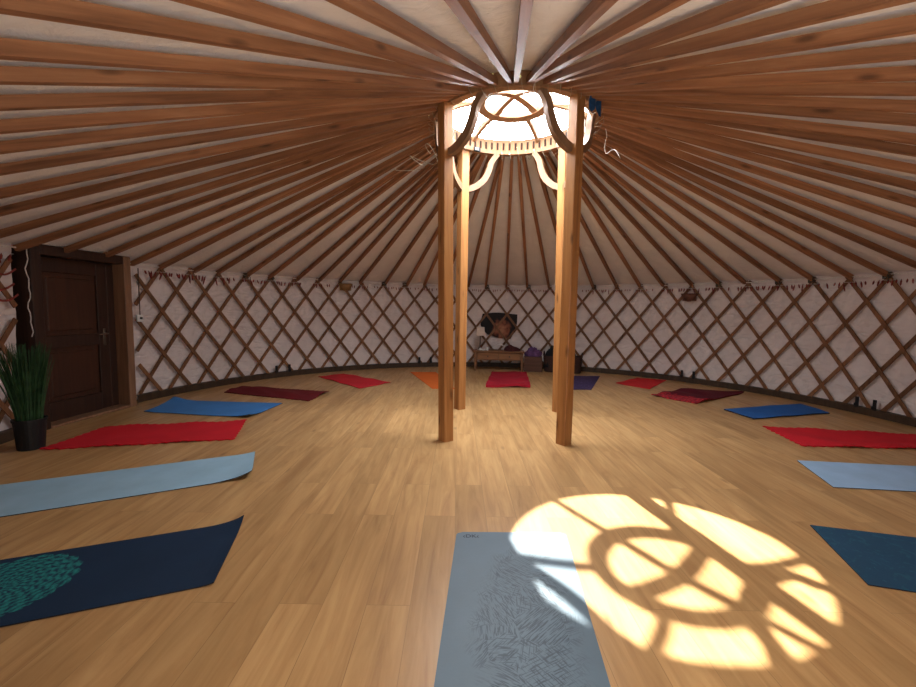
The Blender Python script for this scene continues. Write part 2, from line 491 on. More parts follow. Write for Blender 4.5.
# ------------------------------------------------------------------ posts
PA = -.155; HA = .607
post_labels = {(-1, -1): 'square wooden post, nearer of the two on the left under the crown ring',
               (1, -1): 'square wooden post, nearer of the two on the right under the crown ring',
               (-1, 1): 'square wooden post, farther of the two on the left, partly hidden by the nearer one',
               (1, 1): 'square wooden post, farther of the two on the right, mostly hidden behind the nearer one'}
def catmull(pts, n=6):
    out = []
    for i in range(len(pts) - 1):
        p0 = pts[max(i - 1, 0)]; p1 = pts[i]; p2 = pts[i + 1]; p3 = pts[min(i + 2, len(pts) - 1)]
        for k in range(n):
            t = k / n
            out.append(tuple(.5 * (2 * b_ + (c_ - a_) * t + (2 * a_ - 5 * b_ + 4 * c_ - d_) * t * t + (3 * b_ - a_ - 3 * c_ + d_) * t ** 3) for a_, b_, c_, d_ in zip(p0, p1, p2, p3)))
    out.append(pts[-1]); return out
BR = catmull([(0, 0), (.28, .10), (.55, .30), (.70, .55), (.78, .78), (.97, 1.0)])
for (sx, sy), lab in post_labels.items():
    X = .015 + HA * (sx * math.cos(PA) - sy * math.sin(PA)); Y = .018 + HA * (sx * math.sin(PA) + sy * math.cos(PA))
    ang = math.degrees(math.atan2(X, Y)); rad = math.hypot(X, Y)
    e = empty('support_post', (CX + X, CY + Y, 0)); tag(e, lab, 'post', 'four posts holding up the crown ring')
    lean = -.0125 * 0.8
    bx_, by_ = {(-1, -1): (.018, -.13), (1, -1): (-.04, 0), (-1, 1): (-.03, 0), (1, 1): (.025, .12)}[(sx, sy)]
    b = MB(); rot = Matrix.Rotation(-math.radians(ang), 3, 'Z')
    s_ = .11 / 2; c_ = .006
    sec = [(-s_ + c_, -s_), (s_ - c_, -s_), (s_, -s_ + c_), (s_, s_ - c_), (s_ - c_, s_), (-s_ + c_, s_), (-s_, s_ - c_), (-s_, -s_ + c_)]
    vs = []
    for z in (0, ZR0 + .0):
        for x, y in sec:
            q = rot @ Vector((x, y, 0)); kz = 1 - z / ZR0; vs.append((q.x + lean * z + bx_ * kz, q.y + by_ * kz, z))
    fs = [(i, (i + 1) % 8, 8 + (i + 1) % 8, 8 + i) for i in range(8)] + [tuple(range(7, -1, -1)), tuple(range(8, 16))]
    b.add(vs, fs); b.build('shaft', M['post'], e)
    base = Vector((lean * 2.8 + bx_ * .13, by_ * .13, 0)); zb = 2.76
    for s in (-1, 1):
        end = lp(ang + s * 28.5, .815) - Vector((X, Y, 0))
        st = base + (end - base).normalized() * .04
        P = []
        for fr, fz in BR:
            p = st.lerp(end, fr); p.z = zb + (ZR0 + .004 - zb) * fz
            # follow the ring's curve a little
            mid = Vector((X, Y, 0)) ; q = Vector((p.x + X, p.y + Y, 0)); rr_ = q.length
            q = q * ((.83 - rr_) * .4 * math.sin(PI * min(1, fr)) + rr_) / rr_
            P.append(Vector((q.x - X, q.y - Y, p.z)))
        chord = (end - st); chord.z = 0; side = Vector((-chord.y, chord.x, 0)).normalized()
        w = [.06] * len(P); hh = [.075 - .02 * abs(i / (len(P) - 1) - .3) for i in range(len(P))]
        b = MB(); b.beam(P, side, w, hh); b.build('brace', M['brace'], e)

# ------------------------------------------------------------------ eave cord, garlands
def arc_cord(a_s, a_e, r, z, sag, seg=STEP, n=6):
    P = []; k = int(round((a_e - a_s) / seg))
    for i in range(k):
        for j in range(n):
            t = j / n; P.append(pol(a_s + (i + t) * seg, r, z - sag * math.sin(PI * t)))
    P.append(pol(a_s + k * seg, r, z)); return P
G = [(-79.0, -41, .05, 'garland of dark red pendants hung at the eave just right of the door', 1.9),
     (-41, 4, .035, 'garland of short dark red pendants at the eave on the left rear wall', 1.0),
     (4, 47, .035, 'garland of short dark red pendants at the eave above the drawer table', 1.0),
     (47, 98, .045, 'garland of dark red pendants at the eave along the right wall', 1.35),
     (-124, -98.0, .06, 'garland of long red pendants on the wall left of the door', 2.2)]
for s, e_, ln, lab, big in G:
    k = max(1, round((e_ - s) / STEP)); seg = (e_ - s) / k
    b = MB(); P = arc_cord(s, e_, R - .05, 1.735, .012, seg); b.tube(P, .003, 5)
    g = b.build('garland', M['cord'], smooth=True); tag(g, lab, 'garland', 'pendant garlands along the eave')
    b = MB(); n = int((e_ - s) / .62)
    for i in range(n):
        a = s + (i + .5) * (e_ - s) / n + random.uniform(-.15, .15)
        if random.random() < .22: continue
        l = 1.6 * ln * random.uniform(.6, 1.3) * (1.5 if random.random() < .12 * big else 1); w = .0095 * (1 + .3 * (big - 1))
        t = random.uniform(-.25, .25) * big; z = 1.73
        p0 = pol(a, R - .052, z); p2 = pol(a + t * l * 12, R - .056, z - l)
        b.tube([p0, p0.lerp(p2, .35), p0.lerp(p2, .8), p2], [.002, w, w * .8, .001], 5)
    o = b.build('pendant', M['red_tassel'], g, smooth=True); o['kind'] = 'stuff'
# white eave rope
b = MB(); P = [pol(a0 + (a1 - a0) * i / 400, R - .045 + .004 * math.sin(i * 1.3), 1.795 + .006 * math.sin(i * .9)) for i in range(401)]
b.tube(P, .009, 6)
o = b.build('eave_rope', M['cord'], smooth=True); tag(o, 'white rope running along the top of the lattice wall', 'rope')
# dark ties where some rafters meet the lattice
tie = None
for k in range(-13, 17):
    if k % 5 not in (0,) and random.random() > .12: continue
    a = PHI0 + k * STEP
    if in_door(a): continue
    if tie is None:
        b = MB()
        for j in range(4):
            z = -.035 + j * .02
            b.tube([Vector((.04 * math.cos(q * PI / 5), .035 * math.sin(q * PI / 5), z + .006 * math.sin(q))) for q in range(11)], .006, 5, cap=False)
        b.tube([(.03, -.035, 0), (.05, -.04, -.04), (.045, -.04, -.08)], .005, 5)
        tie = b.build('rope_tie', M['knot'], smooth=True); o = tie
    else:
        o = tie.copy(); COL.objects.link(o)
    o.location = pol(a, R - .06, 1.79); o.rotation_euler = (0, 0, -math.radians(a))
    tag(o, 'dark cord tie binding a rafter foot to the lattice head', 'tie', 'dark cord ties at the eave')

# ------------------------------------------------------------------ mats
def matte(name, col, rough=.85, noise=.08, nscale=90, extra=None, spec=.2):
    m, nt, b = mat(name, rough, spec)
    n = N(nt, 'ShaderNodeTexNoise', Scale=float(nscale), Detail=3.0)
    uv = coord(nt, 'UV'); nt.links.new(uv, n.inputs['Vector'])
    n2 = N(nt, 'ShaderNodeTexNoise', Scale=4.0, Detail=4.0); nt.links.new(uv, n2.inputs['Vector'])
    c = ramp(nt, [(.3, tuple(x * (1 - noise) for x in col)), (.7, tuple(x * (1 + noise) for x in col))], n2.outputs[0])
    if extra: c = extra(nt, c, uv)
    nt.links.new(c, b.inputs['Base Color']); bump(nt, b, n.outputs[0], .25, .002)
    return m
def mandala(nt, c, uv):
    # polar pattern about (u0, v0) in metres
    mp = nt.nodes.new('ShaderNodeVectorMath'); mp.operation = 'SUBTRACT'; nt.links.new(uv, mp.inputs[0]); mp.inputs[1].default_value = (.30, .93, 0)
    sx = nt.nodes.new('ShaderNodeSeparateXYZ'); nt.links.new(mp.outputs[0], sx.inputs[0])
    X, Y = sx.outputs[0], sx.outputs[1]
    r = math_(nt, 'SQRT', math_(nt, 'ADD', math_(nt, 'MULTIPLY', X, X), math_(nt, 'MULTIPLY', Y, Y)))
    a = math_(nt, 'ARCTAN2', Y, X)
    pet = math_(nt, 'ABSOLUTE', math_(nt, 'SINE', math_(nt, 'MULTIPLY', a, 10)))
    edge = math_(nt, 'MULTIPLY_ADD', pet, .02, .262)
    inside = math_(nt, 'LESS_THAN', r, edge)
    rings = math_(nt, 'SINE', math_(nt, 'ADD', math_(nt, 'MULTIPLY', r, 210), math_(nt, 'MULTIPLY', pet, 3.0)))
    petals = math_(nt, 'SINE', math_(nt, 'ADD', math_(nt, 'MULTIPLY', a, 24), math_(nt, 'MULTIPLY', r, 60)))
    n = N(nt, 'ShaderNodeTexNoise', Scale=95.0, Detail=3.0); nt.links.new(uv, n.inputs['Vector'])
    s = math_(nt, 'ADD', math_(nt, 'MULTIPLY', rings, .5), math_(nt, 'MULTIPLY', petals, .4))
    s = math_(nt, 'ADD', s, math_(nt, 'MULTIPLY_ADD', n.outputs[0], 3.4, -1.6))
    hole = math_(nt, 'GREATER_THAN', r, .02)
    fac = math_(nt, 'MULTIPLY', math_(nt, 'MULTIPLY', inside, hole), math_(nt, 'MULTIPLY_ADD', s, .55, .42, clamp=True), clamp=True)
    return mixc(nt, c, (.018, .21, .20), fac)
def scratches(nt, c, uv):
    vo = N(nt, 'ShaderNodeTexVoronoi', Scale=6.5); nt.links.new(uv, vo.inputs['Vector'])
    sep = nt.nodes.new('ShaderNodeSeparateColor'); nt.links.new(vo.outputs['Color'], sep.inputs[0])
    tot = None
    for ch, sc_ in ((0, 1.0), (1, 1.0)):
        ang = math_(nt, 'MULTIPLY', sep.outputs[ch], 3.14)
        vr = nt.nodes.new('ShaderNodeVectorRotate'); vr.rotation_type = 'Z_AXIS'
        nt.links.new(uv, vr.inputs['Vector']); nt.links.new(ang, vr.inputs['Angle'])
        mp = nt.nodes.new('ShaderNodeMapping'); mp.inputs['Scale'].default_value = (190, 14, 1); nt.links.new(vr.outputs[0], mp.inputs[0])
        n = N(nt, 'ShaderNodeTexNoise', Scale=1.0, Detail=1.0, Distortion=.3); nt.links.new(mp.outputs[0], n.inputs['Vector'])
        l = ramp(nt, [(.40, (1, 1, 1)), (.44, (0, 0, 0))], n.outputs[0])
        tot = l if tot is None else math_(nt, 'MAXIMUM', tot, l)
    # worn in a broad patch in the middle of the mat
    sx = nt.nodes.new('ShaderNodeSeparateXYZ'); nt.links.new(uv, sx.inputs[0])
    dx = math_(nt, 'DIVIDE', math_(nt, 'SUBTRACT', sx.outputs[0], .35), .25)
    dy = math_(nt, 'DIVIDE', math_(nt, 'SUBTRACT', sx.outputs[1], .75), .66)
    d = math_(nt, 'SQRT', math_(nt, 'ADD', math_(nt, 'MULTIPLY', dx, dx), math_(nt, 'MULTIPLY', dy, dy)))
    nz = N(nt, 'ShaderNodeTexNoise', Scale=9.0, Detail=2.0); nt.links.new(uv, nz.inputs['Vector'])
    d = math_(nt, 'ADD', d, math_(nt, 'MULTIPLY_ADD', nz.outputs[0], 1.1, -.55))
    msk = ramp(nt, [(.55, (1, 1, 1)), (1.0, (0, 0, 0))], d)
    return mixc(nt, c, (.016, .032, .046), math_(nt, 'MULTIPLY', math_(nt, 'MULTIPLY', tot, msk), .85))
def twotone(dark, light, thr, scale=9):
    def f(nt, c, uv):
        sx = nt.nodes.new('ShaderNodeSeparateXYZ'); nt.links.new(uv, sx.inputs[0])
        n = N(nt, 'ShaderNodeTexNoise', Scale=float(scale), Detail=4.0); nt.links.new(uv, n.inputs['Vector'])
        v = math_(nt, 'ADD', sx.outputs[1], math_(nt, 'MULTIPLY_ADD', n.outputs[0], .5, -.25))
        k = ramp(nt, [(thr - .03, (1, 1, 1)), (thr + .03, (0, 0, 0))], v)
        n2 = N(nt, 'ShaderNodeTexNoise', Scale=28.0, Detail=2.0); nt.links.new(uv, n2.inputs['Vector'])
        k2 = ramp(nt, [(.45, (.2, .2, .2)), (.6, (1, 1, 1))], n2.outputs[0])
        return mixc(nt, dark, light, math_(nt, 'MULTIPLY', k, k2))
    return f
def floral(col):
    def f(nt, c, uv):
        n = N(nt, 'ShaderNodeTexNoise', Scale=14.0, Detail=3.0, Distortion=2.0); nt.links.new(uv, n.inputs['Vector'])
        k = ramp(nt, [(.55, (0, 0, 0)), (.62, (1, 1, 1))], n.outputs[0])
        return mixc(nt, c, col, math_(nt, 'MULTIPLY', k, .5))
    return f

def yoga_mat(quad, material, label, thick=.005, curl=None, wave=.0, scallop=0., round_=0., edge=None, nu=24, nv=60, seed=1, group='exercise mats laid out in a circle', name='yoga_mat'):
    """quad = inner-left, inner-right, outer-right, outer-left (world xy). u along the inner end, v outwards"""
    A, B_, C_, D_ = [Vector((q[0], q[1], 0)) for q in quad]
    rnd = random.Random(seed); ph = [rnd.uniform(0, 6) for _ in range(8)]
    W_ = (B_ - A).length; L_ = ((D_ - A).length + (C_ - B_).length) / 2
    cen = (A + B_ + C_ + D_) / 4
    b = MB(); idx = {}
    def top(u, v):
        uu = u
        if round_:
            dist = min(v, 1 - v) * L_
            if dist < round_:
                ins = (round_ - math.sqrt(max(0, round_ ** 2 - (round_ - dist) ** 2))) / W_
                uu = ins + u * (1 - 2 * ins)
        p = A.lerp(B_, uu).lerp(D_.lerp(C_, uu), v)
        x, y = u * W_, v * L_
        if scallop:
            across = (B_ - A).normalized(); s = math.sin(v * L_ * 2 * PI / .085)
            k = max(0, abs(u - .5) * 2 - .8) / .2
            p += across * (1 if u > .5 else -1) * s * scallop * k
            along = (D_ - A).normalized(); k2 = max(0, abs(v - .5) * 2 - .95) / .05
            p += along * (1 if v > .5 else -1) * math.sin(u * W_ * 2 * PI / .085) * scallop * k2
        z = 0.0
        if wave:
            w1 = .5 + .5 * math.sin(x * 9 + ph[0] + math.sin(y * 5 + ph[1])); w2 = .5 + .5 * math.sin(y * 11 + ph[2] + 1.5 * math.sin(x * 7 + ph[3]))
            z += wave * w1 * w2
        if curl:
            for cu, cv, rad, hh in curl:
                d = math.hypot((u - cu) * W_ * (0 if cu is None else 1), (v - cv) * L_) if cu is not None else abs(v - cv) * L_
                if cu == .5: d = abs(v - cv) * L_ * 1.0
                if d < rad: z += hh * (1 - d / rad) ** 2
        return p, z, x, y
    vs = []; uvs = []
    for j in range(nv + 1):
        for i in range(nu + 1):
            p, z, x, y = top(i / nu, j / nv)
            vs.append(p - cen + Vector((0, 0, z + thick + .001))); uvs.append((x, y))
    for j in range(nv + 1):
        for i in range(nu + 1):
            p, z, x, y = top(i / nu, j / nv)
            vs.append(p - cen + Vector((0, 0, z + .001))); uvs.append((x, y))
    n = (nu + 1) * (nv + 1); fs = []
    q = lambda i, j: j * (nu + 1) + i
    flip = (B_ - A).cross(D_ - A).z < 0
    def F(*t): fs.append(tuple(reversed(t)) if flip else t)
    for j in range(nv):
        for i in range(nu):
            F(q(i, j), q(i + 1, j), q(i + 1, j + 1), q(i, j + 1))
            F(n + q(i, j + 1), n + q(i + 1, j + 1), n + q(i + 1, j), n + q(i, j))
    for i in range(nu):
        F(q(i + 1, 0), q(i, 0), n + q(i, 0), n + q(i + 1, 0))
        F(q(i, nv), q(i + 1, nv), n + q(i + 1, nv), n + q(i, nv))
    for j in range(nv):
        F(q(0, j), q(0, j + 1), n + q(0, j + 1), n + q(0, j))
        F(q(nu, j + 1), q(nu, j), n + q(nu, j), n + q(nu, j + 1))
    b.add(vs, fs)
    if edge:
        for k_, f_ in enumerate(fs):
            if k_ >= nu * nv * 2 or k_ % 2 == 1: b.mi[k_] = 1
    b.uv = {i: u for i, u in enumerate(uvs)}
    o = b.build(name, [material] + ([edge] if edge else []), smooth=False, loc=cen)
    tag(o, label, 'mat' if name == 'yoga_mat' else name.split('_')[-1], group)
    return o
M['edge_dark'] = plain('dark_mat_underside', (.015, .014, .02), .9)
NAVY = (.012, .035, .075)
red = (.50, .012, .022)
m1 = matte('navy_mat_mandala', (.009, .024, .055), extra=mandala)
yoga_mat([(-1.11, 1.87), (-1.26, 2.45), (-2.80, 1.80), (-2.63, 1.25)], m1, 'navy blue mat with a teal mandala and an upturned inner end, front left', .005, curl=[(.5, 0, .07, .008), (1, 0, .2, .03)], edge=M['edge_dark'], seed=2)
m2 = matte('pale_blue_mat', (.27, .42, .53))
yoga_mat([(-1.53, 3.10), (-1.76, 3.64), (-3.30, 2.85), (-3.08, 2.26)], m2, 'pale blue mat between the navy mandala mat and the red mat on the left', .005, curl=[(.5, 0, .12, .012), (0, .0, .3, .04)], edge=M['edge_dark'], seed=3)
m3 = matte('red_towel_left', red, .95)
yoga_mat([(-2.14, 4.00), (-2.35, 4.66), (-3.66, 4.35), (-3.63, 3.62)], m3, 'bright red mat with wavy edges on the left, in front of the door', .010, wave=.012, scallop=.012, seed=4)
m4 = matte('blue_mat_left', (.05, .19, .48))
yoga_mat([(-2.38, 4.80), (-2.31, 5.56), (-3.81, 5.64), (-3.74, 5.00)], m4, 'medium blue mat with raised dark edge beside the door post', .006, curl=[(1, .98, .3, .05), (.0, .0, .3, .04)], wave=.01, edge=M['edge_dark'], seed=5)
m5 = matte('maroon_blanket', (.12, .008, .012), .95)
yoga_mat([(-2.02, 5.72), (-1.93, 6.36), (-3.42, 6.70), (-3.44, 6.20)], m5, 'dark maroon rumpled mat near the left lattice wall', .012, wave=.035, scallop=.006, seed=6)
m6 = matte('crimson_mat', (.50, .018, .028))
yoga_mat([(-1.55, 6.68), (-1.15, 7.25), (-2.20, 8.14), (-2.55, 7.74)], m6, 'plain crimson mat between the maroon mat and the orange mat', .008, wave=.012, seed=7)
m7 = matte('orange_mat', (.62, .13, .022))
yoga_mat([(-.40, 6.76), (-.04, 6.78), (-.44, 8.55), (-.95, 8.50)], m7, 'orange mat behind the left posts', .006, seed=8)
m8 = matte('centre_red_blanket', (.30, .010, .022), .95)
yoga_mat([(.47, 6.95), (1.21, 6.98), (1.38, 8.50), (.69, 8.46)], m8, 'folded crimson padded mat in front of the drawer table', .045, wave=.03, scallop=.004, seed=9)
m9 = matte('purple_mat', (.045, .028, .08), extra=floral((.14, .09, .22)))
yoga_mat([(1.56, 6.87), (2.19, 6.88), (2.82, 8.36), (2.26, 8.33)], m9, 'dark purple mat with a faint pattern behind the right posts', .006, edge=M['edge_dark'], seed=10)
m10 = matte('small_red_mat', (.52, .018, .022))
yoga_mat([(3.21, 7.02), (2.83, 7.54), (3.50, 8.22), (3.95, 7.98)], m10, 'bright red mat next to the purple one, under the right wall lamp', .006, wave=.01, seed=11)
m11 = matte('maroon_two_tone', (.10, .006, .014), extra=twotone((.085, .005, .013), (.50, .03, .04), .34))
yoga_mat([(3.38, 5.93), (2.98, 6.46), (3.86, 7.09), (4.62, 6.78)], m11, 'dark maroon mat with a red patterned inner end, right side', .016, wave=.03, seed=12)
m12 = matte('royal_blue_mat', (.018, .10, .33))
yoga_mat([(3.61, 5.10), (3.56, 5.60), (4.92, 6.02), (4.86, 5.47)], m12, 'royal blue mat between the maroon mat and the red mat on the right', .012, wave=.008, edge=M['edge_dark'], seed=13)
m13 = matte('red_towel_right', red, .95)
yoga_mat([(3.38, 4.07), (3.49, 4.76), (5.02, 4.52), (4.95, 4.02)], m13, 'bright red mat with wavy edges on the right side', .010, wave=.014, scallop=.012, seed=14)
m14 = matte('pale_blue_mat_right', (.30, .45, .64))
yoga_mat([(2.82, 3.09), (3.00, 3.66), (4.58, 3.50), (4.38, 2.93)], m14, 'pale blue mat between the red mat and the dark teal mat on the right', .005, edge=M['edge_dark'], seed=15)
m15 = matte('dark_teal_mat', (.016, .055, .105), extra=floral((.02, .10, .14)))
yoga_mat([(1.98, 1.94), (2.17, 2.51), (3.80, 2.10), (3.62, 1.48)], m15, 'dark teal blue mat at the right front edge of the picture', .005, edge=M['edge_dark'], seed=16)
m16 = matte('slate_blue_mat', (.092, .14, .182), rough=.5, extra=scratches, spec=.4)
near = yoga_mat([(0.01, 2.365), (0.64, 2.375), (.475, .66), (-.115, .65)], m16, 'slate blue-grey mat with dark scratch marks lying nearest, half in the sun patch', .004, round_=.035, nu=32, nv=120, seed=17)
# lettering printed on the near mat
def text_mesh(body, size, name, material, loc, rz, parent=None, extr=.0004):
    cu = bpy.data.curves.new(name, 'FONT'); cu.body = body; cu.size = size; cu.extrude = extr; cu.offset = size * .012
    t = bpy.data.objects.new(name, cu); COL.objects.link(t)
    bpy.context.view_layer.update()
    dg = bpy.context.evaluated_depsgraph_get(); me = bpy.data.meshes.new_from_object(t.evaluated_get(dg))
    bpy.data.objects.remove(t); me.materials.clear(); me.materials.append(material)
    o = bpy.data.objects.new(name, me); COL.objects.link(o); o.location = loc; o.rotation_euler = (0, 0, rz)
    if parent: o.parent = parent
    return o
M['ink'] = plain('dark_ink', (.02, .03, .045), .7)
nl = near.location
text_mesh('‹DK‹', .045, 'logo', M['ink'], Vector((.045, 2.305, .0052)) - nl, .02, near)

# ------------------------------------------------------------------ drawer table and what stands on it
te = empty('drawer_table', (.87, 9.02, 0), -.10); tag(te, 'low wooden table with two drawers against the far lattice wall', 'table')
TW, TD, TH = 1.02, .42, .42
b = MB(); b.box((0, 0, TH - .0125), (TW + .05, TD + .04, .025), bev=.006); b.build('tabletop', M['table'], te)
for sx in (-1, 1):
    for sy in (-1, 1):
        b = MB(); x, y = sx * (TW / 2 - .025), sy * (TD / 2 - .025)
        b.beam([(x, y, TH - .026), (x, y, .2), (x, y, 0.0)], (1, 0, 0), [.045, .045, .032], [.045, .045, .032]); b.build('leg', M['table'], te)
b = MB(); b.box((0, .0, .31), (TW - .1, TD - .06, .165)); b.box((0, -TD / 2 + .02, .386), (TW - .1, .02, .016)); b.box((0, -TD / 2 + .02, .236), (TW - .1, .02, .016)); b.build('apron', M['table'], te)
M['drawerface'] = wood('drawer_wood', (.16, .07, .03), (.24, .11, .045), (.31, .15, .065), axis=0, vary=.03, knots=False)
for sx in (-1, 1):
    b = MB(); b.box((sx * .225, -TD / 2 + .015, .311), (.43, .03, .125), bev=.004); d_ = b.build('drawer', M['drawerface'], te)
    b = MB(); b.tube([(sx * .225, -TD / 2 + .0, .311), (sx * .225, -TD / 2 - .015, .311), (sx * .225, -TD / 2 - .025, .311)], [.007, .014, .010], 10); b.build('knob', M['black'], d_, smooth=True)
def on_table(x, y, z=TH):
    v = Matrix.Rotation(-.10, 3, 'Z') @ Vector((x, y, 0)); return Vector((.87 + v.x, 9.02 + v.y, z))
# lamp
le = empty('table_lamp', on_table(-.40, .02)); tag(le, 'small table lamp with a pale square shade on the left end of the table', 'lamp')
b = MB(); b.lathe([(.001, 0), (.06, 0), (.06, .012), (.018, .025), (.014, .05)], 20); b.build('base', M['white'], le, smooth=True)
b = MB(); b.tube([(0, 0, .04), (0, 0, .34)], .009, 8); b.build('stem', M['metal'], le, smooth=True)
M['shade'] = plain('lamp_shade_cloth', (.62, .50, .42), .8, .05)
b = MB()
vs = []
for z, w in ((.31, .095), (.49, .078)):
    vs += [(-w, -w, z), (w, -w, z), (w, w, z), (-w, w, z)]
b.add(vs, [(0, 1, 5, 4), (1, 2, 6, 5), (2, 3, 7, 6), (3, 0, 4, 7)]); b.build('lamp_shade', M['shade'], le)
# candle and small white dish
b = MB(); b.lathe([(.001, 0), (.035, 0), (.045, .02), (.04, .022), (.001, .012)], 20); o = b.build('dish', M['white'], smooth=True, loc=on_table(-.31, -.11)); tag(o, 'tiny white dish beside the lamp foot on the table', 'dish')
b = MB(); b.lathe([(.001, 0), (.022, 0), (.022, .06), (.001, .06)], 16); b.tube([(0, 0, .06), (.002, 0, .072)], .0015, 5); o = b.build('candle', M['white'], loc=on_table(-.24, -.08)); tag(o, 'short white candle between the lamp and the open leaflet', 'candle')
# open leaflet (white tent of cloth/paper)
M['paper'] = plain('white_paper', (.72, .68, .66), .8, .04)
b = MB()
def sheet(p, q, r_, s, n=8, bow=.02):
    p, q, r_, s = map(Vector, (p, q, r_, s)); vs = []; fs = []
    for i in range(n + 1):
        for j in range(n + 1):
            u, v = i / n, j / n; w = p.lerp(q, u).lerp(s.lerp(r_, u), v); w.z += bow * math.sin(PI * u); vs.append(w)
    for i in range(n):
        for j in range(n): a_ = i * (n + 1) + j; fs.append((a_, a_ + n + 1, a_ + n + 2, a_ + 1))
    return vs, fs
b.add(*sheet((-.19, -.05, .005), (0, -.10, .13), (.03, .08, .14), (-.16, .10, .01)))
b.add(*sheet((0, -.10, .13), (.17, -.06, .015), (.2, .10, .02), (.03, .08, .14)))
o = b.build('open_book', M['paper'], loc=on_table(.0, .02)); tag(o, 'open white book propped in the middle of the table', 'book')
M['darkred'] = plain('dark_red_cloth', (.06, .014, .014), .9, .5)
b = MB(); n = 10
vs = []; fs = []
for i in range(n + 1):
    for j in range(17):
        u = i / n; a_ = j / 16 * 2 * PI; r_ = .17 * math.sin(u * PI / 2) * (1 + .12 * math.sin(3 * a_ + 1)); zz = .10 * math.cos(u * PI / 2) ** .7 * (1 + .25 * math.cos(a_ - 2.4)) if u < 1 else 0
        vs.append((r_ * math.cos(a_), r_ * .55 * math.sin(a_), zz + .003))
for i in range(n):
    for j in range(16): q = i * 17 + j; fs.append((q, q + 17, q + 18, q + 1))
b.add(vs, fs); o = b.build('folded_shawl', M['darkred'], smooth=True, loc=on_table(.27, -.04)); tag(o, 'dark red folded shawl on the right half of the table', 'shawl')
# wall hanging behind the lattice
m, nt, bb = mat('painted_cloth', .8)
n = N(nt, 'ShaderNodeTexNoise', Scale=4.5, Detail=4.0, Distortion=1.5); nt.links.new(coord(nt), n.inputs['Vector'])
g = nt.nodes.new('ShaderNodeVectorMath'); g.operation = 'LENGTH'
sub = nt.nodes.new('ShaderNodeVectorMath'); sub.operation = 'SUBTRACT'; sub.inputs[1].default_value = (.06, 0, -.09)
nt.links.new(coord(nt), sub.inputs[0]); nt.links.new(sub.outputs[0], g.inputs[0])
k = math_(nt, 'ADD', g.outputs['Value'], math_(nt, 'MULTIPLY_ADD', n.outputs[0], .4, -.2))
c = ramp(nt, [(.04, (.38, .17, .09)), (.16, (.20, .06, .03)), (.24, (.012, .009, .009))], k)
nt.links.new(c, bb.inputs['Base Color']); M['painting'] = m
whc = pol(4.2, R - .014, .92)
out = [(-.41, .02, .10), (-.37, -.08, .27), (-.26, -.19, .28), (-.14, -.23, .295), (-.02, -.27, .30), (.12, -.28, .29), (.26, -.29, .275), (.37, -.08, .265), (.40, .10, .26)]
b = MB(); vs = []
for x, z0_, z1_ in out:
    yy = -(x * x) / (2 * R)
    vs += [(x, yy, z0_), (x, yy, z1_), (x, yy - .003, z0_), (x, yy - .003, z1_)]
fs = []
for i in range(len(out) - 1):
    q = i * 4; fs += [(q + 2, q + 6, q + 7, q + 3), (q, q + 1, q + 5, q + 4), (q, q + 4, q + 6, q + 2), (q + 1, q + 3, q + 7, q + 5)]
fs += [(0, 2, 3, 1), (len(vs) - 4, len(vs) - 3, len(vs) - 1, len(vs) - 2)]
b.add(vs, fs)
o = b.build('wall_hanging', M['painting'], loc=whc); o.rotation_euler = (0, 0, -math.radians(4.2)); tag(o, 'black picture with an orange figure hung on the lattice above the table', 'picture')
# wooden box with purple cloth
M['crate'] = wood('box_wood', (.05, .022, .014), (.09, .04, .025), (.13, .06, .035), axis=0, vary=.03, knots=False)
bx = empty('storage_box', (1.60, 8.98, 0), -.2); tag(bx, 'brown wooden storage box on the floor just right of the table', 'box')
b = MB(); w, d, h_ = .36, .30, .30
b.box((0, -d / 2, h_ / 2), (w, .014, h_)); b.box((0, d / 2, h_ / 2), (w, .014, h_)); b.box((-w / 2, 0, h_ / 2), (.014, d, h_)); b.box((w / 2, 0, h_ / 2), (.014, d, h_)); b.box((0, 0, .01), (w, d, .014))
b.build('case', M['crate'], bx)
b = MB(); b.box((0, 0, h_ + .009), (w + .02, d + .02, .016), bev=.004); b.build('lid', M['crate'], bx)
b = MB(); b.box((0, -d / 2 - .01, h_ * .55), (w * .9, .01, .02)); b.build('front_rail', M['crate'], bx)
def blob(name, mt, loc, size, seed, label, cat, amp=.22, parent=None):
    rnd = random.Random(seed); ph = [rnd.uniform(0, 6) for _ in range(6)]
    b = MB(); n, m_ = 14, 24; vs = []; fs = []
    for i in range(n + 1):
        for j in range(m_):
            th = PI / 2 * i / n; a_ = 2 * PI * j / m_
            r_ = 1 + amp * math.sin(3 * a_ + ph[0] + 2 * th) * math.sin(4 * th + ph[1]) + amp * .6 * math.sin(7 * a_ + ph[2]) * math.sin(6 * th + ph[3])
            x, y, z = math.sin(th) * math.cos(a_) * r_, math.sin(th) * math.sin(a_) * r_, max(0, math.cos(th)) * r_
            vs.append((x * size[0], y * size[1], z * size[2]))
    for i in range(n):
        for j in range(m_): q = i * m_ + j; q2 = i * m_ + (j + 1) % m_; fs.append((q, q + m_, q2 + m_, q2))
    fs.append(tuple(n * m_ + j for j in range(m_)))
    b.add(vs, fs); o = b.build(name, mt, parent, smooth=True, loc=loc)
    if label: tag(o, label, cat)
    return o
M['purple'] = plain('purple_wool', (.10, .045, .12), .95, .4, 20, bmp=.5)
M['blackcloth'] = plain('black_cloth', (.010, .010, .012), .9, .3)
M['wicker'] = plain('dark_wicker', (.045, .020, .014), .8, .5, 60, bmp=.8)
blob('purple_blanket', M['purple'], (1.60, 8.98, .319), (.17, .14, .16), 3, 'crumpled purple blanket heaped on the wooden storage box', 'blanket')
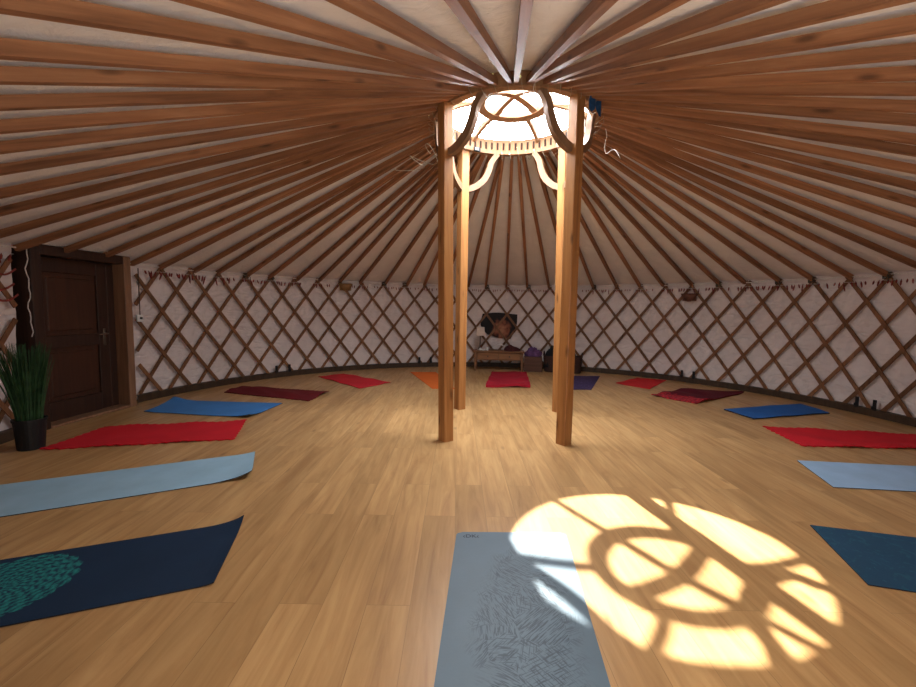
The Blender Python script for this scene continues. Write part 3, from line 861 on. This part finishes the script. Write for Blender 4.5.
# basket
ba = empty('wicker_basket', (2.20, 8.88, 0), -.36); tag(ba, 'dark wicker basket on the floor behind the right posts', 'basket')
b = MB(); rows = 12; n = 48; prof = []
for i in range(rows * 4 + 1):
    t = i / (rows * 4); prof.append((1 - .08 * (1 - t) + .012 * math.sin(t * rows * 2 * PI), t * .34))
vs = []; fs = []
def se(a_, r_, w, d):
    c_, s_ = math.cos(a_), math.sin(a_); e_ = .55
    return (math.copysign(abs(c_) ** e_, c_) * w * r_, math.copysign(abs(s_) ** e_, s_) * d * r_)
for r_, z in prof:
    for k in range(n): x, y = se(2 * PI * k / n, r_, .40, .20); vs.append((x, y, z))
for r_, z in ((.96, .34), (.90, .03)):
    for k in range(n): x, y = se(2 * PI * k / n, r_, .40, .20); vs.append((x, y, z))
T = len(prof) + 2
for i in range(T - 1):
    for k in range(n): j = (k + 1) % n; fs.append((i * n + k, i * n + j, (i + 1) * n + j, (i + 1) * n + k))
fs.append(tuple((T - 1) * n + k for k in range(n)))
b.add(vs, fs); b.build('body', M['wicker'], ba, smooth=True)
for sx in (-1, 1):
    b = MB(); b.tube([(sx * .39, .07 * math.cos(t * PI / 8), .33 + .09 * math.sin(t * PI / 8)) for t in range(9)], .012, 7); b.build('handle', M['wicker'], ba, smooth=True)
M['grass_black'] = M['blackcloth']
blob('black_bag', M['blackcloth'], (1.98, 8.90, .10), (.15, .11, .40), 5, 'black cloth bag stuffed in the left end of the wicker basket', 'bag', .14)
blob('dark_brown_bag', plain('brown_cloth', (.05, .03, .022), .9, .4), (2.34, 8.85, .10), (.17, .11, .33), 9, 'dark brown cloth bag in the right end of the wicker basket', 'bag', .12)

# ------------------------------------------------------------------ wall lamps
def wall_lamp(a, zc, label, col):
    e = empty('wall_lamp', pol(a, R - .06, zc), -math.radians(a)); tag(e, label, 'wall lamp')
    b = MB(); n = 12; vs = []; fs = []
    for i, (r_, z) in enumerate(((.03, -.085), (.10, -.03), (.15, .06), (.145, .06), (.095, -.028))):
        for k in range(n + 1):
            t = PI + PI * k / n; vs.append((r_ * math.cos(t), r_ * .75 * math.sin(t), z))
    for i in range(4):
        for k in range(n): q = i * (n + 1) + k; fs.append((q, q + 1, q + n + 2, q + n + 1))
    b.add(vs, fs); b.build('bowl', col, e, smooth=True)
    b = MB(); b.box((0, .004, -.01), (.24, .008, .13), bev=.002); b.build('back_plate', col, e)
    b = MB(); b.lathe([(.001, -.01), (.02, -.01), (.028, .02), (.02, .045), (.001, .05)], 12, (0, -.045, 0)); b.build('bulb', M['white'], e, smooth=True)
    b = MB(); b.tube([(0, -.045, -.06), (0, -.045, -.005)], .012, 8); b.build('socket', M['black'], e, smooth=True)
M['wl1'] = plain('tan_wicker', (.22, .12, .045), .8, .4, 60, bmp=.6)
M['wl2'] = plain('brown_wood_lamp', (.13, .05, .03), .7, .3)
wall_lamp(-36.2, 1.69, 'tan woven half-bowl wall lamp hanging under the eave on the left wall', M['wl1'])
wall_lamp(49.7, 1.57, 'small reddish brown wall lamp on the lattice at the right rear', M['wl2'])

# ------------------------------------------------------------------ black straps at the foot of the wall
st0 = None
for a in (-52.9, -49.9, -17.0, -13.9, 49.0, 51.5, 80.1, 82.6):
    if st0 is None:
        b = MB(); b.box((0, -.006, .0), (.045, .012, .14), bev=.004); b.box((0, -.016, -.035), (.06, .012, .04), bev=.004)
        st0 = b.build('wall_strap', M['black']); o = st0
    else:
        o = st0.copy(); COL.objects.link(o)
    o.location = pol(a, R - .05, .15); o.rotation_euler = (0, 0, -math.radians(a))
    tag(o, 'short black strap with buckle at the foot of the lattice wall', 'strap', 'black straps along the foot of the wall')

# ------------------------------------------------------------------ plant
pc = Vector((-3.76, 3.68, 0))
pe = empty('potted_grass', pc); tag(pe, 'tall green grass plant in a black pot left of the door', 'plant')
b = MB(); b.lathe([(.001, 0), (.092, 0), (.112, .25), (.118, .25), (.118, .27), (.106, .27), (.10, .23), (.001, .23)], 28); b.build('pot', M['black'], pe, smooth=False)
m, nt, bb = mat('grass_blade', .6, .3)
n_ = N(nt, 'ShaderNodeTexNoise', Scale=18.0, Detail=2.0); nt.links.new(coord(nt), n_.inputs['Vector'])
c = ramp(nt, [(.3, (.010, .035, .012)), (.7, (.030, .085, .026))], n_.outputs[0]); nt.links.new(c, bb.inputs['Base Color']); M['grass'] = m
b = MB()
for i in range(300):
    a_ = random.uniform(0, 2 * PI); r_ = .085 * math.sqrt(random.random()); sp = random.uniform(.25, 1.0)
    h_ = random.uniform(.52, .72); ln = .20 * sp * (r_ / .085) ** .5
    x, y = r_ * math.cos(a_), r_ * math.sin(a_); aa = a_ + random.uniform(-.5, .5); ln *= 1.0 if math.cos(a_) < 0 else .55
    P = [Vector((x + ln * (t / 5) ** 1.6 * math.cos(aa), y + ln * (t / 5) ** 1.6 * math.sin(aa), .22 + h_ * t / 5)) for t in range(6)]
    # stay clear of the wall
    for p in P:
        w_ = Vector((p.x + pc.x - CX, p.y + pc.y - CY)); 
        if w_.length > R - .09: w_ *= (R - .09) / w_.length; p.x, p.y = w_.x + CX - pc.x, w_.y + CY - pc.y
    s_ = random.uniform(0, PI)
    b.beam(P, (math.cos(s_), math.sin(s_), 0), [.009, .010, .009, .008, .006, .002], .0016)
b.build('foliage', M['grass'], pe)
b = MB(); b.lathe([(.001, .232), (.099, .232)], 20); b.build('soil', plain('dark_soil', (.02, .014, .01), .95, .5, 40), pe)

# ------------------------------------------------------------------ switch, cables
sw_p = pol(-79.9, R - .045, 1.10)
se_ = empty('light_switch', sw_p, math.radians(79.9)); tag(se_, 'white switch box with a black knob beside the door post', 'switch')
b = MB(); b.box((0, -.012, 0), (.09, .03, .09), bev=.006); b.build('box', M['white'], se_)
b = MB(); b.tube([(0, -.026, .005), (0, -.045, .005)], .014, 12); b.build('knob', M['black'], se_, smooth=True)
b = MB(); P = [sw_p + Vector((.015, .0, .045 + .1 * i)) for i in range(7)]; b.tube(P, .006, 6)
o = b.build('cable', plain('brown_cable', (.07, .04, .03), .6)); tag(o, 'thin brown cable running up the wall from the switch box', 'cable')
b = MB(); P = []
L0 = D0 - dn * .02; L1 = D1 - dn * .02
for i in range(20):
    P.append(L0 + Vector((.012, -.02 + .012 * math.sin(i * .8), .95 + .047 * i)) + Vector((0, .01 * math.sin(i * 1.7), 0)))
for i in range(25):
    t = i / 24; p = L0.lerp(L1, t); p.z = 1.885 - .02 * math.sin(PI * t * 3) ** 2; p.x += .06; P.append(p)
b.tube(P, .005, 6); o = b.build('power_cable', M['cord'], smooth=True); tag(o, 'white cable draped over the top and down the left side of the door', 'cable')
# red ribbons left of the door
for i, (a, z, l) in enumerate(((-97.9, 1.60, .26), (-98.2, 1.46, .3), (-97.8, 1.36, .28))):
    b = MB(); P = [pol(a - 3.2 * t / 8 * l / .28, R - .052, z - .05 * math.sin(PI * t / 8) - .03 * t / 8) for t in range(9)]
    b.beam(P, (0, 0, 1), .018, .003); o = b.build('ribbon', M['red_tassel']); tag(o, ['upper', 'middle', 'lower'][i] + ' dark red ribbon tied on the lattice left of the door', 'ribbon')

# ------------------------------------------------------------------ fairy lights and odds and ends round the crown ring
M['wire'] = plain('pale_wire', (.35, .30, .22), .5, .3)
m, nt, bb = mat('warm_bulb', .3); bb.inputs['Base Color'].default_value = (.9, .8, .4, 1); bb.inputs['Emission Color'].default_value = (1, .85, .35, 1); bb.inputs['Emission Strength'].default_value = .6
nz_ = N(nt, 'ShaderNodeTexNoise', Scale=60.0); nt.links.new(coord(nt), nz_.inputs['Vector']); nt.links.new(ramp(nt, [(.3, (.75, .6, .2)), (.7, (.95, .9, .6))], nz_.outputs[0]), bb.inputs['Base Color']); M['bulb'] = m
fe = empty('fairy_lights', (CX, CY, 0)); tag(fe, 'string of tiny warm lights coiled round the crown ring', 'string lights')
rnd = random.Random(5); P = []; B = []
for i in range(560):
    a = i / 560 * 360 * 1; ph = i * .55
    r_ = .85 + .07 * math.cos(ph) ; z = 3.27 + .085 * math.sin(ph)
    # keep the coil under / around the rim
    P.append(lp(a, r_ + rnd.uniform(-.01, .01), z - .015 + rnd.uniform(-.012, .012)))
    if i % 2 == 0 and z > 3.255: B.append(P[-1])
b = MB(); b.tube(P, .0025, 4, cap=False); b.build('wire', M['wire'], fe)
b = MB()
for p in B:
    q = p + Vector((rnd.uniform(-.01, .01), rnd.uniform(-.014, .014), -.026)); b.tube([p, p.lerp(q, .5), q], [.002, .008, .002], 6)
o = b.build('bulb', M['bulb'], fe); o['kind'] = 'stuff'
# loops of wire hanging at the left of the ring
b = MB(); P = []
for i in range(60):
    t = i / 59; a = -62 - 10 * math.sin(t * 2 * PI * 2.2) ; r_ = .95 + .45 * t + .08 * math.cos(t * 14); P.append(pol(a, r_, 3.15 - .36 * (r_ - .9) + .05 * math.sin(t * 17)))
b.tube(P, .004, 5); o = b.build('hanging_wire', M['wire'], smooth=True); tag(o, 'loose loops of thin wire hanging left of the crown ring', 'wire')
b = MB(); P = [pol(88 + 6 * math.sin(t * .5), .93 + .012 * t, 3.25 - .02 * t + .03 * math.sin(t * 1.1)) for t in range(18)]
b.tube(P, .004, 5); o = b.build('tangled_string', M['cord'], smooth=True); tag(o, 'tangled pale cord hanging at the right of the crown ring', 'cord')
b = MB(); P = [pol(176, .93 - .01 * t, 3.33 - .035 * t) + Vector((.006 * math.sin(t), 0, 0)) for t in range(7)]
b.tube(P, .0035, 5); o = b.build('dangling_string', M['cord'], smooth=True); tag(o, 'short pale string dangling in front of the crown ring', 'string')
M['bluecloth'] = plain('blue_cloth', (.012, .06, .16), .9, .3)
b = MB(); cpt = pol(132, .88, 3.17); vs = []; fs = []
for i in range(9):
    for j in range(7):
        u, v = i / 8, j / 6; p = pol(126 + 13 * u, .925 + .015 * math.sin(u * 11), 3.31 - (.17 + .05 * math.sin(u * 9)) * v); vs.append(p - cpt)
for i in range(8):
    for j in range(6): q = i * 7 + j; fs.append((q, q + 7, q + 8, q + 1))
b.add(vs, fs); o = b.build('blue_cloth', M['bluecloth'], smooth=True, loc=cpt); tag(o, 'scrap of dark blue cloth tucked beside the top of the nearer right post', 'cloth')
# small sensor on the ring
se2 = empty('ring_sensor', pol(-28, .765, 3.235), math.radians(28)); tag(se2, 'small black sensor box fixed inside the far left of the crown ring', 'sensor')
b = MB(); b.box((0, 0, 0), (.09, .03, .05), bev=.006); b.build('case', M['black'], se2)
b = MB(); b.box((-.01, -.017, .0), (.045, .006, .025), bev=.003); b.build('screen', M['white'], se2)

# ------------------------------------------------------------------ light
w = bpy.data.worlds.new('World'); SC.world = w; w.use_nodes = True
bg = w.node_tree.nodes['Background']; bg.inputs[0].default_value = (.92, .96, 1.0, 1); bg.inputs[1].default_value = 46.0
sd = Vector((.515, -2.55, -3.33))
sl = bpy.data.lights.new('sun', 'SUN'); sl.energy = 27; sl.angle = math.radians(.7); sl.color = (1, .95, .84)
so = bpy.data.objects.new('sun', sl); COL.objects.link(so); so.rotation_euler = sd.to_track_quat('-Z', 'Y').to_euler(); so.location = (0, 8, 8)
pl = bpy.data.lights.new('skylight_portal', 'AREA'); pl.shape = 'DISK'; pl.size = 1.7; pl.cycles.is_portal = True
po = bpy.data.objects.new('skylight_portal', pl); COL.objects.link(po); po.location = (CX, CY, 3.46)

al = bpy.data.lights.new('fill_light', 'AREA'); al.shape = 'RECTANGLE'; al.size = 2.2; al.size_y = 1.1; al.energy = 80; al.color = (1, .95, .88)  # unseen soft fill lamp added behind the camera to brighten near floor, posts, roof
ao = bpy.data.objects.new('fill_light', al); COL.objects.link(ao); ao.location = (.5, -.06, 1.15)
ao.rotation_euler = Vector((0, 1, .28)).to_track_quat('-Z', 'Z').to_euler()

# ------------------------------------------------------------------ camera
cam = bpy.data.cameras.new('camera'); co = bpy.data.objects.new('camera', cam); COL.objects.link(co)
Fv = Vector((0, 0.99669731, -0.08120636)); Rv = Vector((0.99987621, 0.00127773, 0.01568238)); Uv = Rv.cross(Fv)
mw = Matrix((Rv, Uv, -Fv)).transposed().to_4x4(); mw.translation = (0, 0, 1.28855); co.matrix_world = mw
cam.sensor_width = 36; cam.sensor_fit = 'HORIZONTAL'; cam.lens = 426.236 / 916 * 36; cam.clip_start = .01
SC.camera = co
SC.view_settings.view_transform = 'Standard'
SC.view_settings.look = 'None'
SC.view_settings.exposure = 0.06
SC.cycles.max_bounces = 10; SC.cycles.diffuse_bounces = 8; SC.cycles.transparent_max_bounces = 12
